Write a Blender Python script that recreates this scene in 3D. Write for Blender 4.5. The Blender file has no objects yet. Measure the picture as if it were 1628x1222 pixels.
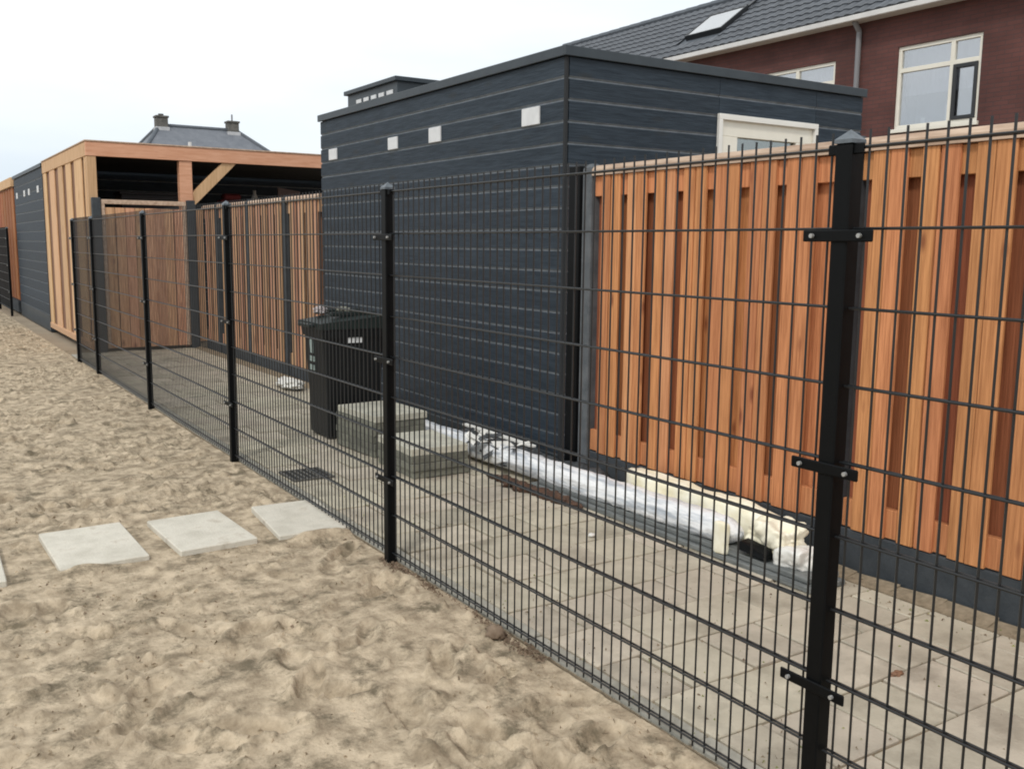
import bpy, bmesh, math, random
import numpy as np
from mathutils import Vector, Matrix, Euler
random.seed(7); rng = np.random.default_rng(11)
sc = bpy.context.scene
COL = sc.collection

# ------------------------------------------------------------------ camera
cam_d = bpy.data.cameras.new('camera'); cam = bpy.data.objects.new('camera', cam_d); COL.objects.link(cam)
Rr, Ru, Rf = (0.841173, -0.54067, 0.010227), (0.068957, 0.126001, 0.989631), (0.536352, 0.831745, -0.143272)
cam.matrix_world = Matrix(((Rr[0], Ru[0], -Rf[0], 0), (Rr[1], Ru[1], -Rf[1], 0), (Rr[2], Ru[2], -Rf[2], 1.64), (0, 0, 0, 1)))
cam_d.sensor_width = 36; cam_d.lens = 33.772; cam_d.clip_end = 2000; cam_d.clip_start = .05
sc.camera = cam

# ------------------------------------------------------------------ light
SUN_EL, SUN_AZ = math.radians(46), math.radians(232)      # azimuth clockwise from +Y; soft sun behind and left of the camera
w = bpy.data.worlds.new('World'); sc.world = w; w.use_nodes = True
nt = w.node_tree; nt.nodes.clear()
N = nt.nodes.new; L = nt.links.new
out = N('ShaderNodeOutputWorld'); bg = N('ShaderNodeBackground'); bg.inputs['Strength'].default_value = 0.1
sky = N('ShaderNodeTexSky'); sky.sky_type = 'NISHITA'; sky.sun_disc = False
sky.sun_elevation = SUN_EL; sky.sun_rotation = SUN_AZ
tc = N('ShaderNodeTexCoord'); sep = N('ShaderNodeSeparateXYZ'); L(tc.outputs['Generated'], sep.inputs[0])
mp = N('ShaderNodeMapping'); mp.inputs['Scale'].default_value = (1, 1, 4); L(tc.outputs['Generated'], mp.inputs[0])
no = N('ShaderNodeTexNoise'); no.inputs['Scale'].default_value = 2.2; no.inputs['Detail'].default_value = 5; L(mp.outputs[0], no.inputs['Vector'])
cr = N('ShaderNodeValToRGB'); cr.color_ramp.elements[0].position = .3; cr.color_ramp.elements[1].position = .72
cr.color_ramp.elements[0].color = (9.2, 9.9, 10.5, 1); cr.color_ramp.elements[1].color = (12.0, 12.1, 12.1, 1)
L(no.outputs['Fac'], cr.inputs[0])
el = N('ShaderNodeValToRGB'); el.color_ramp.elements[0].position = .0; el.color_ramp.elements[1].position = .20
el.color_ramp.elements[0].color = (.76, .82, .88, 1); el.color_ramp.elements[1].color = (1.06, 1.06, 1.05, 1)
L(sep.outputs['Z'], el.inputs[0])
mu = N('ShaderNodeMix'); mu.data_type = 'RGBA'; mu.blend_type = 'MULTIPLY'; mu.inputs[0].default_value = 1
L(cr.outputs[0], mu.inputs[6]); L(el.outputs[0], mu.inputs[7])
mx = N('ShaderNodeMix'); mx.data_type = 'RGBA'; mx.inputs[0].default_value = .93
L(sky.outputs[0], mx.inputs[6]); L(mu.outputs[2], mx.inputs[7])
L(mx.outputs[2], bg.inputs['Color']); L(bg.outputs[0], out.inputs['Surface'])
sd = bpy.data.lights.new('sun', 'SUN'); sd.energy = 1.5; sd.angle = math.radians(8); sd.color = (1, .95, .87)
so = bpy.data.objects.new('sun', sd); COL.objects.link(so)
dv = Vector((math.sin(SUN_AZ) * math.cos(SUN_EL), math.cos(SUN_AZ) * math.cos(SUN_EL), math.sin(SUN_EL)))
so.rotation_euler = dv.to_track_quat('Z', 'Y').to_euler()
sc.view_settings.view_transform = 'Standard'; sc.view_settings.look = 'None'
sc.view_settings.exposure = 0.0; sc.view_settings.gamma = 1; sc.view_settings.use_curve_mapping = False
sc.render.film_transparent = False
sc.cycles.filter_width = 1.9

# ------------------------------------------------------------------ materials
def mat(name, c1, c2=None, scale=6, stretch=(1, 1, 1), rough=.8, bump=.0, bscale=None, rnd=0., hue=0., metal=0., spec=.5,
        lo=.35, hi=.65, detail=6, knots=None, world=False, coat=0., c3=None, c3scale=1.5, c3lo=.5, c3hi=.62, knot_scale=(5, 5, 1.6)):
    m = bpy.data.materials.new(name); m.use_nodes = True; t = m.node_tree; b = t.nodes['Principled BSDF']
    n = t.nodes.new; l = t.links.new
    b.inputs['Roughness'].default_value = rough; b.inputs['Metallic'].default_value = metal
    b.inputs['Specular IOR Level'].default_value = spec; b.inputs['Coat Weight'].default_value = coat
    co = n('ShaderNodeTexCoord'); oi = n('ShaderNodeObjectInfo')
    ma = n('ShaderNodeMapping'); ma.inputs['Scale'].default_value = stretch
    off = n('ShaderNodeVectorMath'); off.operation = 'MULTIPLY'; off.inputs[1].default_value = (37, 53, 71)
    l(oi.outputs['Random'], off.inputs[0])
    ad = n('ShaderNodeVectorMath'); ad.operation = 'ADD'
    if world:
        ge = n('ShaderNodeNewGeometry'); l(ge.outputs['Position'], ad.inputs[0])
    else:
        l(co.outputs['Object'], ad.inputs[0]); l(off.outputs[0], ad.inputs[1])
    l(ad.outputs[0], ma.inputs[0])
    nz = n('ShaderNodeTexNoise'); nz.inputs['Scale'].default_value = scale; nz.inputs['Detail'].default_value = detail; nz.inputs['Roughness'].default_value = .62
    l(ma.outputs[0], nz.inputs['Vector'])
    rp = n('ShaderNodeValToRGB'); rp.color_ramp.elements[0].position = lo; rp.color_ramp.elements[1].position = hi
    rp.color_ramp.elements[0].color = (*c1, 1); rp.color_ramp.elements[1].color = (*(c2 or c1), 1)
    l(nz.outputs['Fac'], rp.inputs[0]); col = rp.outputs[0]
    def mixc(a, bcol, fac, mode='MIX'):
        x = n('ShaderNodeMix'); x.data_type = 'RGBA'; x.blend_type = mode
        l(a, x.inputs[6])
        if isinstance(bcol, tuple): x.inputs[7].default_value = (*bcol, 1)
        else: l(bcol, x.inputs[7])
        if isinstance(fac, float): x.inputs[0].default_value = fac
        else: l(fac, x.inputs[0])
        return x.outputs[2]
    if c3:
        z3 = n('ShaderNodeTexNoise'); z3.inputs['Scale'].default_value = c3scale; z3.inputs['Detail'].default_value = 10; z3.inputs['Roughness'].default_value = .76 if name == 'sand' else .65
        l(ad.outputs[0], z3.inputs['Vector'])
        r3 = n('ShaderNodeMapRange'); r3.inputs[1].default_value = c3lo; r3.inputs[2].default_value = c3hi
        l(z3.outputs['Fac'], r3.inputs[0]); col = mixc(col, c3, r3.outputs[0])
    if knots:
        km = n('ShaderNodeMapping'); km.inputs['Scale'].default_value = knot_scale; l(ad.outputs[0], km.inputs[0])
        vo = n('ShaderNodeTexVoronoi'); vo.inputs['Scale'].default_value = 1.; l(km.outputs[0], vo.inputs['Vector'])
        kr = n('ShaderNodeMapRange'); kr.inputs[1].default_value = .05; kr.inputs[2].default_value = .17; kr.inputs[3].default_value = .85; kr.inputs[4].default_value = 0
        l(vo.outputs['Distance'], kr.inputs[0]); col = mixc(col, knots, kr.outputs[0])
    if rnd or hue:
        hs = n('ShaderNodeHueSaturation')
        r1 = n('ShaderNodeMapRange'); r1.inputs[3].default_value = 1 - rnd; r1.inputs[4].default_value = 1 + rnd; l(oi.outputs['Random'], r1.inputs[0])
        wn = n('ShaderNodeTexWhiteNoise'); wn.noise_dimensions = '1D'; l(oi.outputs['Random'], wn.inputs['W'])
        r2 = n('ShaderNodeMapRange'); r2.inputs[3].default_value = .5 - hue; r2.inputs[4].default_value = .5 + hue; l(wn.outputs['Value'], r2.inputs[0])
        l(r1.outputs[0], hs.inputs['Value']); l(r2.outputs[0], hs.inputs['Hue']); l(col, hs.inputs['Color']); col = hs.outputs[0]
    l(col, b.inputs['Base Color'])
    if bump:
        z2 = n('ShaderNodeTexNoise'); z2.inputs['Scale'].default_value = bscale or scale * 2; z2.inputs['Detail'].default_value = 8
        l(ma.outputs[0], z2.inputs['Vector'])
        bp = n('ShaderNodeBump'); bp.inputs['Strength'].default_value = bump; bp.inputs['Distance'].default_value = .01
        l(z2.outputs['Fac'], bp.inputs['Height']); l(bp.outputs[0], b.inputs['Normal'])
    return m

M = {}
M['sand'] = mat('sand', (.27, .215, .15), (.53, .435, .315), scale=9, world=True, rough=.95, bump=1.0, bscale=42, spec=.1, lo=.36, hi=.62, c3=(.155, .128, .088), c3scale=5.2, c3lo=.50, c3hi=.63, detail=9)
M['larch'] = mat('larch_planks', (.33, .125, .048), (.63, .275, .118), scale=9, stretch=(8, 8, .3), rough=.75, bump=.5, rnd=.10, hue=.006, lo=.28, hi=.62, knots=(.20, .06, .028), knot_scale=(8, 8, 2.6), spec=.3)
M['larch_pale'] = mat('larch_planks_pale', (.44, .185, .078), (.70, .34, .16), scale=9, stretch=(8, 8, .3), rough=.75, bump=.5, rnd=.08, hue=.006, lo=.28, hi=.6, knots=(.28, .10, .04), knot_scale=(8, 8, 2.6), spec=.3)
M['larch_red'] = mat('larch_planks_red', (.22, .078, .034), (.37, .135, .060), scale=9, stretch=(8, 8, .3), rough=.75, bump=.4, rnd=.15, hue=.01, knots=(.2, .06, .03), spec=.3)
M['larch_h'] = mat('larch_beam', (.60, .30, .18), (.72, .40, .26), scale=7, stretch=(.5, .5, 5), rough=.7, bump=.2, rnd=.08, knots=(.36, .11, .05), spec=.3, knot_scale=(2, 2, 7))
M['larch_cap'] = mat('weathered_cap_wood', (.36, .25, .18), (.54, .41, .31), scale=7, stretch=(3, .5, 3), rough=.75, bump=.2, rnd=.12, spec=.3)
M['larch_light'] = mat('fresh_sapwood', (.50, .31, .165), (.66, .43, .25), scale=8, stretch=(5, 5, .35), rough=.7, bump=.2, rnd=.12, hue=.008, knots=(.35, .16, .07), spec=.3)
M['larch_far'] = mat('brown_planks', (.36, .20, .12), (.52, .30, .18), scale=9, stretch=(5, 5, .35), rough=.75, bump=.25, rnd=.16, hue=.012, knots=(.16, .06, .03), spec=.3)
M['larch_brown'] = mat('dark_brown_planks', (.17, .085, .05), (.26, .14, .08), scale=9, stretch=(5, 5, .35), rough=.75, bump=.25, rnd=.15, hue=.01)
M['gate_wood'] = mat('gate_planks', (.42, .21, .11), (.70, .42, .25), scale=9, stretch=(6, 6, .35), rough=.75, bump=.3, rnd=.16, hue=.01, knots=(.2, .08, .04), knot_scale=(6, 6, 2.2))
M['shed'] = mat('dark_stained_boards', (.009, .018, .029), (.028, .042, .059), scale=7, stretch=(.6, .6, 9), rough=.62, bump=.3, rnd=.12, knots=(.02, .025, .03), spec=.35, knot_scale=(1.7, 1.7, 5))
M['shed_lip'] = mat('pale_board_lip', (.18, .205, .23), (.26, .29, .325), scale=10, rough=.7)  # paler grey strip at each board's lower joint
M['shed_trim'] = mat('dark_roof_trim', (.020, .029, .038), (.032, .044, .054), scale=4, rough=.45)
M['shed_dark'] = mat('shed_core', (.02, .022, .025), rough=.9)
M['black'] = mat('black_powder_coat', (.0015, .002, .0026), (.0025, .003, .0036), scale=30, rough=.5, spec=.15)
M['wire'] = mat('black_wire_coat', (.008, .0095, .011), rough=.38, spec=.6)
M['postcap'] = mat('grey_cap', (.07, .085, .10), (.12, .14, .16), scale=30, rough=.45)
M['bolt'] = mat('bright_bolt_steel', (.40, .40, .39), rough=.4, metal=.4)
M['anth'] = mat('anthracite_concrete', (.030, .037, .044), (.050, .058, .066), scale=9, rough=.85, bump=.25, bscale=60, rnd=.08)
M['anth_light'] = mat('grey_concrete_post', (.075, .085, .095), (.12, .13, .14), scale=9, rough=.85, bump=.3, bscale=60)
M['paver'] = mat('beige_paving_tile', (.40, .36, .285), (.56, .505, .405), scale=4, rough=.9, bump=.35, bscale=70, rnd=.10, hue=.01, c3=(.31, .275, .215), c3scale=3.5, c3lo=.50, c3hi=.70, spec=.2, lo=.3, hi=.7)
M['joint'] = mat('joint_sand', (.20, .16, .11), (.30, .24, .17), scale=25, world=True, rough=1, bump=.4, spec=.1)
M['kerb'] = mat('grey_kerb_stone', (.27, .26, .22), (.37, .355, .305), scale=8, rough=.9, bump=.3, rnd=.08)
M['slab'] = mat('pale_concrete_slab', (.49, .46, .39), (.64, .605, .525), scale=5, rough=.9, bump=.3, bscale=80, rnd=.05, c3=(.37, .32, .25), c3scale=5, c3lo=.56, c3hi=.72, spec=.2)
M['slab_grey'] = mat('shaded_grey_slab', (.13, .132, .112), (.22, .22, .18), scale=8, rough=.9, bump=.5, bscale=60, rnd=.16, spec=.2)  # lower slabs: shade on the stack sides is put into this dark colour
M['slab_lit'] = mat('lit_top_slab', (.40, .39, .33), (.56, .54, .45), scale=7, rough=.9, bump=.4, bscale=60, rnd=.06, spec=.2)  # top slab: same concrete, painted lighter for the light on its top
M['bin'] = mat('black_bin_plastic', (.004, .005, .006), (.006, .0075, .0085), scale=12, rough=.5, spec=.3)
M['bin_lid'] = mat('dark_green_lid_plastic', (.007, .014, .013), (.010, .019, .017), scale=12, rough=.5, spec=.4)
M['white'] = mat('white_paint', (.72, .71, .67), (.78, .77, .73), scale=3, rough=.5)
M['vent'] = mat('white_vent_plastic', (.62, .63, .64), (.70, .71, .72), scale=10, rough=.5)
M['cream'] = mat('cream_frame_paint', (.76, .73, .64), (.82, .79, .70), scale=4, rough=.45)
M['gutter'] = mat('white_gutter', (.60, .59, .58), (.70, .69, .67), scale=2, rough=.5)
M['pipe'] = mat('grey_pipe', (.20, .20, .21), rough=.45)
M['frame_dark'] = mat('dark_sash', (.02, .022, .025), rough=.4)
M['curtain'] = mat('pale_curtain', (.52, .50, .55), (.64, .62, .67), scale=3, stretch=(8, 8, .3), rough=.9)
M['room'] = mat('room_inside', (.30, .28, .32), (.40, .38, .42), scale=2, rough=.9)
M['film'] = mat('clear_plastic_film', (.42, .46, .51), (.80, .81, .82), scale=6, stretch=(4, .45, 4), rough=.45, bump=1.0, bscale=14, spec=.5, lo=.36, hi=.54, coat=.1)
M['foam'] = mat('cream_foam_sheet', (.80, .74, .54), (.90, .87, .74), scale=7, rough=.8, bump=.3, spec=.2)
M['debris'] = mat('brown_scraps', (.045, .022, .014), (.12, .065, .04), scale=30, rough=.95, bump=.8)
M['darkwrap'] = mat('dark_wrap', (.02, .022, .025), (.07, .075, .08), scale=20, rough=.5, bump=.6)
M['greyboard'] = mat('grey_board', (.10, .11, .11), (.20, .21, .205), scale=9, stretch=(4, .6, 4), rough=.8, bump=.3)
M['red'] = mat('dark_red_cloth', (.18, .03, .035), (.26, .05, .05), scale=9, rough=.9)
M['greycab'] = mat('dark_grey_cabinet', (.06, .06, .068), rough=.6)
M['pinkgrey'] = mat('pinkish_grey_board', (.22, .17, .17), (.28, .22, .22), scale=8, rough=.8)
M['chimney'] = mat('chimney_brick', (.075, .075, .07), (.14, .135, .125), scale=6, rough=.9, bump=.4)
M['lead'] = mat('pale_lead_flashing', (.38, .39, .41), (.48, .49, .51), scale=5, rough=.6)
M['tile_far'] = mat('far_roof_tile', (.115, .128, .15), (.16, .172, .195), scale=2, rough=.6, bump=.2)
M['ridge'] = mat('ridge_tile', (.07, .083, .10), (.10, .115, .135), scale=3, rough=.6)
M['rooftile'] = mat('dark_roof_tile', (.048, .055, .066), (.080, .089, .104), scale=5, rough=.5, rnd=.2, bump=.2)
M['bitumen'] = mat('roof_bitumen', (.08, .085, .09), (.13, .135, .14), scale=6, rough=.9)
M['grate'] = mat('cast_iron', (.10, .098, .09), (.17, .165, .15), scale=20, rough=.6, metal=.3)
M['ground'] = mat('bare_ground', (.26, .21, .15), (.36, .29, .21), scale=.4, world=True, rough=1, bump=.3)
M['bagpink'] = mat('pale_crumpled_plastic', (.36, .31, .31), (.46, .42, .42), scale=12, rough=.5, bump=.5)
M['stone'] = mat('brown_stone', (.13, .09, .06), (.22, .16, .11), scale=14, rough=.9, bump=.4)
M['print'] = mat('pale_green_print', (.30, .38, .36), (.38, .46, .44), scale=40, rough=.6)
M['weed'] = mat('moss_and_weeds', (.16, .19, .06), (.30, .30, .12), scale=20, rough=.95)

def brick_mat():
    m = bpy.data.materials.new('dark_red_brick'); m.use_nodes = True; t = m.node_tree; b = t.nodes['Principled BSDF']; n = t.nodes.new; l = t.links.new
    ge = n('ShaderNodeNewGeometry'); s = n('ShaderNodeSeparateXYZ'); c = n('ShaderNodeCombineXYZ')
    l(ge.outputs['Position'], s.inputs[0]); ad = n('ShaderNodeMath'); ad.operation = 'ADD'; l(s.outputs[0], ad.inputs[0]); l(s.outputs[1], ad.inputs[1])
    l(ad.outputs[0], c.inputs[0]); l(s.outputs[2], c.inputs[1])
    br = n('ShaderNodeTexBrick'); br.inputs['Scale'].default_value = 1; br.inputs['Brick Width'].default_value = .235; br.inputs['Row Height'].default_value = .066
    br.inputs['Mortar Size'].default_value = .006; br.inputs['Color1'].default_value = (.108, .042, .036, 1); br.inputs['Color2'].default_value = (.092, .036, .031, 1); br.inputs['Mortar'].default_value = (.070, .038, .036, 1)
    br.inputs['Bias'].default_value = -.1
    l(c.outputs[0], br.inputs['Vector'])
    z = n('ShaderNodeTexNoise'); z.inputs['Scale'].default_value = 1.3; z.inputs['Detail'].default_value = 8; l(ge.outputs['Position'], z.inputs['Vector'])
    r = n('ShaderNodeMapRange'); r.inputs[1].default_value = .3; r.inputs[2].default_value = .7; r.inputs[3].default_value = .75; r.inputs[4].default_value = 1.3; l(z.outputs['Fac'], r.inputs[0])
    h = n('ShaderNodeHueSaturation'); l(br.outputs['Color'], h.inputs['Color']); l(r.outputs[0], h.inputs['Value']); l(h.outputs[0], b.inputs['Base Color'])
    bp = n('ShaderNodeBump'); bp.invert = True; bp.inputs['Strength'].default_value = .5; bp.inputs['Distance'].default_value = .01; l(br.outputs['Fac'], bp.inputs['Height']); l(bp.outputs[0], b.inputs['Normal'])
    b.inputs['Roughness'].default_value = .9
    return m
M['brick'] = brick_mat()
def glass_mat(name, refl, tint):
    m = bpy.data.materials.new(name); m.use_nodes = True; t = m.node_tree; n = t.nodes.new; l = t.links.new
    t.nodes.remove(t.nodes['Principled BSDF']); o = t.nodes['Material Output']
    tr = n('ShaderNodeBsdfTransparent'); tr.inputs[0].default_value = (*tint, 1); g = n('ShaderNodeBsdfGlossy'); g.inputs['Roughness'].default_value = .03
    x = n('ShaderNodeMixShader'); x.inputs[0].default_value = refl; l(tr.outputs[0], x.inputs[1]); l(g.outputs[0], x.inputs[2]); l(x.outputs[0], o.inputs[0])
    return m
M['glass'] = glass_mat('window_glass', .42, (.85, .88, .92))
M['skyglass'] = glass_mat('roof_window_glass', .85, (.8, .85, .9))
M['doorglass'] = glass_mat('greenish_door_glass', .3, (.6, .72, .68))

# ------------------------------------------------------------------ mesh helpers
class MB:
    def __init__(s): s.v = []; s.f = []; s.mi = []
    def add(s, vs, fs, mi=0):
        o = len(s.v); s.v += [tuple(v) for v in vs]; s.f += [tuple(i + o for i in f) for f in fs]; s.mi += [mi] * len(fs); return s
    def box(s, x0, y0, z0, x1, y1, z1, mi=0):
        v = [(x, y, z) for x in (x0, x1) for y in (y0, y1) for z in (z0, z1)]
        return s.add(v, [(0, 1, 3, 2), (4, 6, 7, 5), (0, 4, 5, 1), (2, 3, 7, 6), (0, 2, 6, 4), (1, 5, 7, 3)], mi)
    def bev(s, x0, y0, z0, x1, y1, z1, b=.003, mi=0):
        bm = bmesh.new(); bmesh.ops.create_cube(bm, size=1)
        for v in bm.verts: v.co = ((x0 + x1) / 2 + v.co.x * (x1 - x0), (y0 + y1) / 2 + v.co.y * (y1 - y0), (z0 + z1) / 2 + v.co.z * (z1 - z0))
        bmesh.ops.bevel(bm, geom=bm.edges[:], offset=b, segments=1, affect='EDGES')
        bm.verts.index_update(); s.add([v.co for v in bm.verts], [[v.index for v in f.verts] for f in bm.faces], mi); bm.free(); return s
    def hexa(s, p, mi=0):            # 8 corners: bottom 4 ccw, top 4 ccw
        return s.add(p, [(3, 2, 1, 0), (4, 5, 6, 7), (0, 1, 5, 4), (1, 2, 6, 5), (2, 3, 7, 6), (3, 0, 4, 7)], mi)
    def tube(s, a, b, r, n=6, mi=0):
        a = Vector(a); b = Vector(b); d = (b - a).normalized(); u = d.orthogonal().normalized(); w_ = d.cross(u)
        vs = []
        for p in (a, b):
            for k in range(n):
                t = 2 * math.pi * k / n; vs.append(p + u * r * math.cos(t) + w_ * r * math.sin(t))
        fs = [(k, (k + 1) % n, n + (k + 1) % n, n + k) for k in range(n)] + [tuple(range(n - 1, -1, -1)), tuple(range(n, 2 * n))]
        return s.add(vs, fs, mi)
    def mesh(s, name, mats):
        me = bpy.data.meshes.new(name); me.from_pydata(s.v, [], s.f)
        for m in (mats if isinstance(mats, (list, tuple)) else [mats]): me.materials.append(m)
        if any(s.mi): me.polygons.foreach_set('material_index', s.mi)
        bm = bmesh.new(); bm.from_mesh(me); bmesh.ops.recalc_face_normals(bm, faces=bm.faces[:]); bm.to_mesh(me); bm.free()
        return me
WL = {}
def place(name, me, parent=None, loc=(0, 0, 0), rot=None):
    """links a mesh as an object at the WORLD location loc (parents are never rotated unless noted)"""
    o = bpy.data.objects.new(name, me); COL.objects.link(o)
    if parent is not None: o.parent = parent; o.location = Vector(loc) - WL[parent.name]
    else: o.location = loc
    if rot: o.rotation_euler = rot
    WL[o.name] = Vector(loc); return o
def part(name, mb, m, parent, loc=None, rot=None):
    """mb is in world coordinates; loc (default: centre of its box) becomes the origin"""
    if loc is None:
        a = np.array(mb.v); loc = tuple((a.min(0) + a.max(0)) / 2)
    mb.v = [(v[0] - loc[0], v[1] - loc[1], v[2] - loc[2]) for v in mb.v]
    return place(name, mb.mesh(name, m), parent, loc, rot)
def tag(o, label=None, cat=None, group=None, kind=None):
    if label: o['label'] = label
    if cat: o['category'] = cat
    if group: o['group'] = group
    if kind: o['kind'] = kind
    return o
def thing(name, loc, label, cat, group=None):
    o = bpy.data.objects.new(name, None); COL.objects.link(o); o.location = loc; o.empty_display_size = .1; WL[o.name] = Vector(loc)
    return tag(o, label, cat, group)
def smooth(o):
    o.data.polygons.foreach_set('use_smooth', [True] * len(o.data.polygons)); return o

# value noise in numpy -------------------------------------------------------
_lat = rng.random((256, 256))
def vnoise(x, y, s, seed=0):
    x = np.asarray(x) * s + seed * 17.3; y = np.asarray(y) * s + seed * 9.1
    xi = np.floor(x).astype(int); yi = np.floor(y).astype(int); fx = x - xi; fy = y - yi
    fx = fx * fx * (3 - 2 * fx); fy = fy * fy * (3 - 2 * fy)
    g = lambda a, b: _lat[a % 256, b % 256]
    return (g(xi, yi) * (1 - fx) + g(xi + 1, yi) * fx) * (1 - fy) + (g(xi, yi + 1) * (1 - fx) + g(xi + 1, yi + 1) * fx) * fy - .5

# ------------------------------------------------------------------ ground
g = MB().add([(-400, -400, -.12), (400, -400, -.12), (400, 400, -.12), (-400, 400, -.12)], [(0, 1, 2, 3)])
tag(part('ground', g, M['ground'], None, (0, 0, -.12)), 'bare ground stretching away beneath the houses', None, None, 'structure')

MX = 2.109                                              # line of the mesh fence
def axis(start, stop, step, grow):
    a = [start]; st = step
    while a[-1] < stop: a.append(a[-1] + st); st *= grow
    return a
xs = np.array([-v for v in reversed(axis(.3, 60, .03, 1.12))] + list(np.arange(-.27, 2.135, .011)))
ys = np.array([-v for v in reversed(axis(-1.7, 30, .03, 1.15))] + list(axis(1.72, 100, .010, 1.0038)))
Xg, Yg = np.meshgrid(xs, ys, indexing='xy')
wx_ = .12 * vnoise(Xg, Yg, 3.1, 13) + .03 * vnoise(Xg, Yg, 11, 14); wy_ = .12 * vnoise(Xg, Yg, 3.3, 15) + .03 * vnoise(Xg, Yg, 12, 16)
Xw, Yw = Xg + wx_, Yg + wy_
loose = np.clip(.5 + 2.2 * vnoise(Xg, Yg, 1.1, 21), .12, 1)            # trampled areas against smoother ones
Z = .030 * vnoise(Xg, Yg, 1.3, 1) + .020 * vnoise(Xw, Yw, 3.7, 2) + loose * (.020 * vnoise(Xw, Yw, 8.5, 3) - .040 * np.abs(vnoise(Xw, Yw, 9.5, 31)) - .036 * np.abs(vnoise(Xw + .05, Yw, 19, 32)) - .034 * np.abs(vnoise(Xw, Yw, 30, 33)) + .010 * vnoise(Xg, Yg, 60, 9)) + .013 * loose
ridge = 1 - np.abs(vnoise(Xg + .1 * vnoise(Xg, Yg, 6, 8), Yg, 7.0, 6)) * 6
Z += .010 * np.clip(ridge, 0, 1) * np.clip(vnoise(Xg, Yg, 1.9, 7) * 4, 0, 1)
def stamp(cx, cy, a, b, th, depth, rim=.35):
    ix = np.where((xs > cx - .3) & (xs < cx + .3))[0]; iy = np.where((ys > cy - .3) & (ys < cy + .3))[0]
    if not len(ix) or not len(iy): return
    sl = np.s_[iy[0]:iy[-1] + 1, ix[0]:ix[-1] + 1]
    dx = Xg[sl] - cx; dy = Yg[sl] - cy; u = dx * math.cos(th) + dy * math.sin(th); v = -dx * math.sin(th) + dy * math.cos(th)
    r = np.sqrt((u / a) ** 2 + (v / b) ** 2) + .25 * vnoise(Xg[sl], Yg[sl], 16, 3)
    Z[sl] += -depth * np.clip(1.15 - r, 0, .55) / .55 + depth * rim * np.exp(-((r - 1.3) / .22) ** 2)
for k in range(330):
    cy = 2 + 20 * random.random() ** 1.5; cx = random.uniform(-.6, 2.05)
    stamp(cx, cy, random.uniform(.09, .16), random.uniform(.04, .065), random.uniform(0, math.pi), random.uniform(.012, .034))
for k in range(1100):
    cy = 1.8 + 12 * random.random() ** 1.6; cx = random.uniform(-.3, 2.08); r = random.uniform(.018, .045)
    stamp(cx, cy, r, r * random.uniform(.6, 1), random.uniform(0, math.pi), -random.uniform(.009, .024), 0)
Z -= .012
# firm flat sand below the loose slabs, level strip along the fence
SL = [(1.955, 5.37, .41, .64, -4.0, 'stepping slab that touches the black mesh fence'),
      (1.385, 5.40, .42, .67, 2.5, 'clean rectangular slab in the sand, second from the mesh fence'),
      (.815, 5.42, .43, .68, 1.5, 'rectangular slab in the sand, third from the mesh fence'),
      (.16, 5.36, .43, .66, -1, 'slab cut off by the left edge of the photo')]
for (cx, cy, wx, wy, a, _) in SL:
    mk = np.clip(1.0 - np.maximum(np.abs(Xg - cx) / (wx / 2 + .09), np.abs(Yg - cy) / (wy / 2 + .09)), 0, .12) / .12
    Z = Z * (1 - mk) + (-.006) * mk
Z += .040 * np.exp(-((Yg - 5.02 - .05 * vnoise(Xg, Yg, 9, 41)) / .05) ** 2) * np.clip((Xg - 1.78) / .08, 0, 1)
Z += .034 * np.exp(-((Yg - 5.07 - .05 * vnoise(Xg, Yg, 9, 42)) / .05) ** 2) * np.exp(-((Xg - .72) / .13) ** 2)
fe = np.clip((Xg - 2.06) / .07, 0, 1) * .6
Z = Z * (1 - fe) + (-.012 + .006 * vnoise(Xg, Yg, 9, 2)) * fe
far = np.clip((Yg - 24) / 6, 0, 1); Z = Z * (1 - far) - .01 * far
nx, ny = len(xs), len(ys)
V = np.stack([Xg, Yg, Z], -1).reshape(-1, 3)
i = np.arange(nx - 1); j = np.arange(ny - 1); I, J = np.meshgrid(i, j)
q = (J * nx + I).ravel(); F4 = np.stack([q, q + 1, q + nx + 1, q + nx], 1)
me = bpy.data.meshes.new('sand'); me.vertices.add(len(V)); me.vertices.foreach_set('co', V.ravel())
me.loops.add(F4.size); me.loops.foreach_set('vertex_index', F4.ravel().astype(np.int32))
me.polygons.add(len(F4)); me.polygons.foreach_set('loop_start', np.arange(0, F4.size, 4, dtype=np.int32)); me.polygons.foreach_set('loop_total', np.full(len(F4), 4, np.int32))
me.update(calc_edges=True); me.polygons.foreach_set('use_smooth', np.ones(len(F4), bool)); me.materials.append(M['sand'])
tag(place('sand_ground', me), 'loose trampled beige sand left of the black mesh fence', None, None, 'structure')

# ------------------------------------------------------------------ paving of the alley
base = MB().box(2.135, .2, -.09, 4.13, 15.9, -.012)
pave = part('paved_path', base, M['joint'], None, (3.1, 8, -.05)); tag(pave, 'beige paved alley between the mesh fence and the wooden fence', None, None, 'structure')
tm = {}
def tile_mesh(wx, wy):
    k = (round(wx, 3), round(wy, 3))
    if k not in tm: tm[k] = MB().bev(-wx / 2, -wy / 2, -.05, wx / 2, wy / 2, 0, .004).mesh('paving_tile', M['paver'])
    return tm[k]
cnt = 0
for r in range(-1, 43):
    y0 = 1.84 + .33 * r - .33
    off = 0 if r % 2 else .165
    x0 = 2.235
    edges = [x0] + [x for x in [2.28 + .33 * k - .165 + off for k in range(0, 8)] if x > x0 + .06 and x < 3.9] + [3.93]
    if y0 > 15.3: break
    for a, b in zip(edges[:-1], edges[1:]):
        if b - a < .05: continue
        o = place('paving_tile', tile_mesh(b - a - .011, .319), pave, ((a + b) / 2, y0 + .165, random.uniform(-.005, .004)), (random.gauss(0, .006), random.gauss(0, .006), random.gauss(0, .006)))
        cnt += 1
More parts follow.
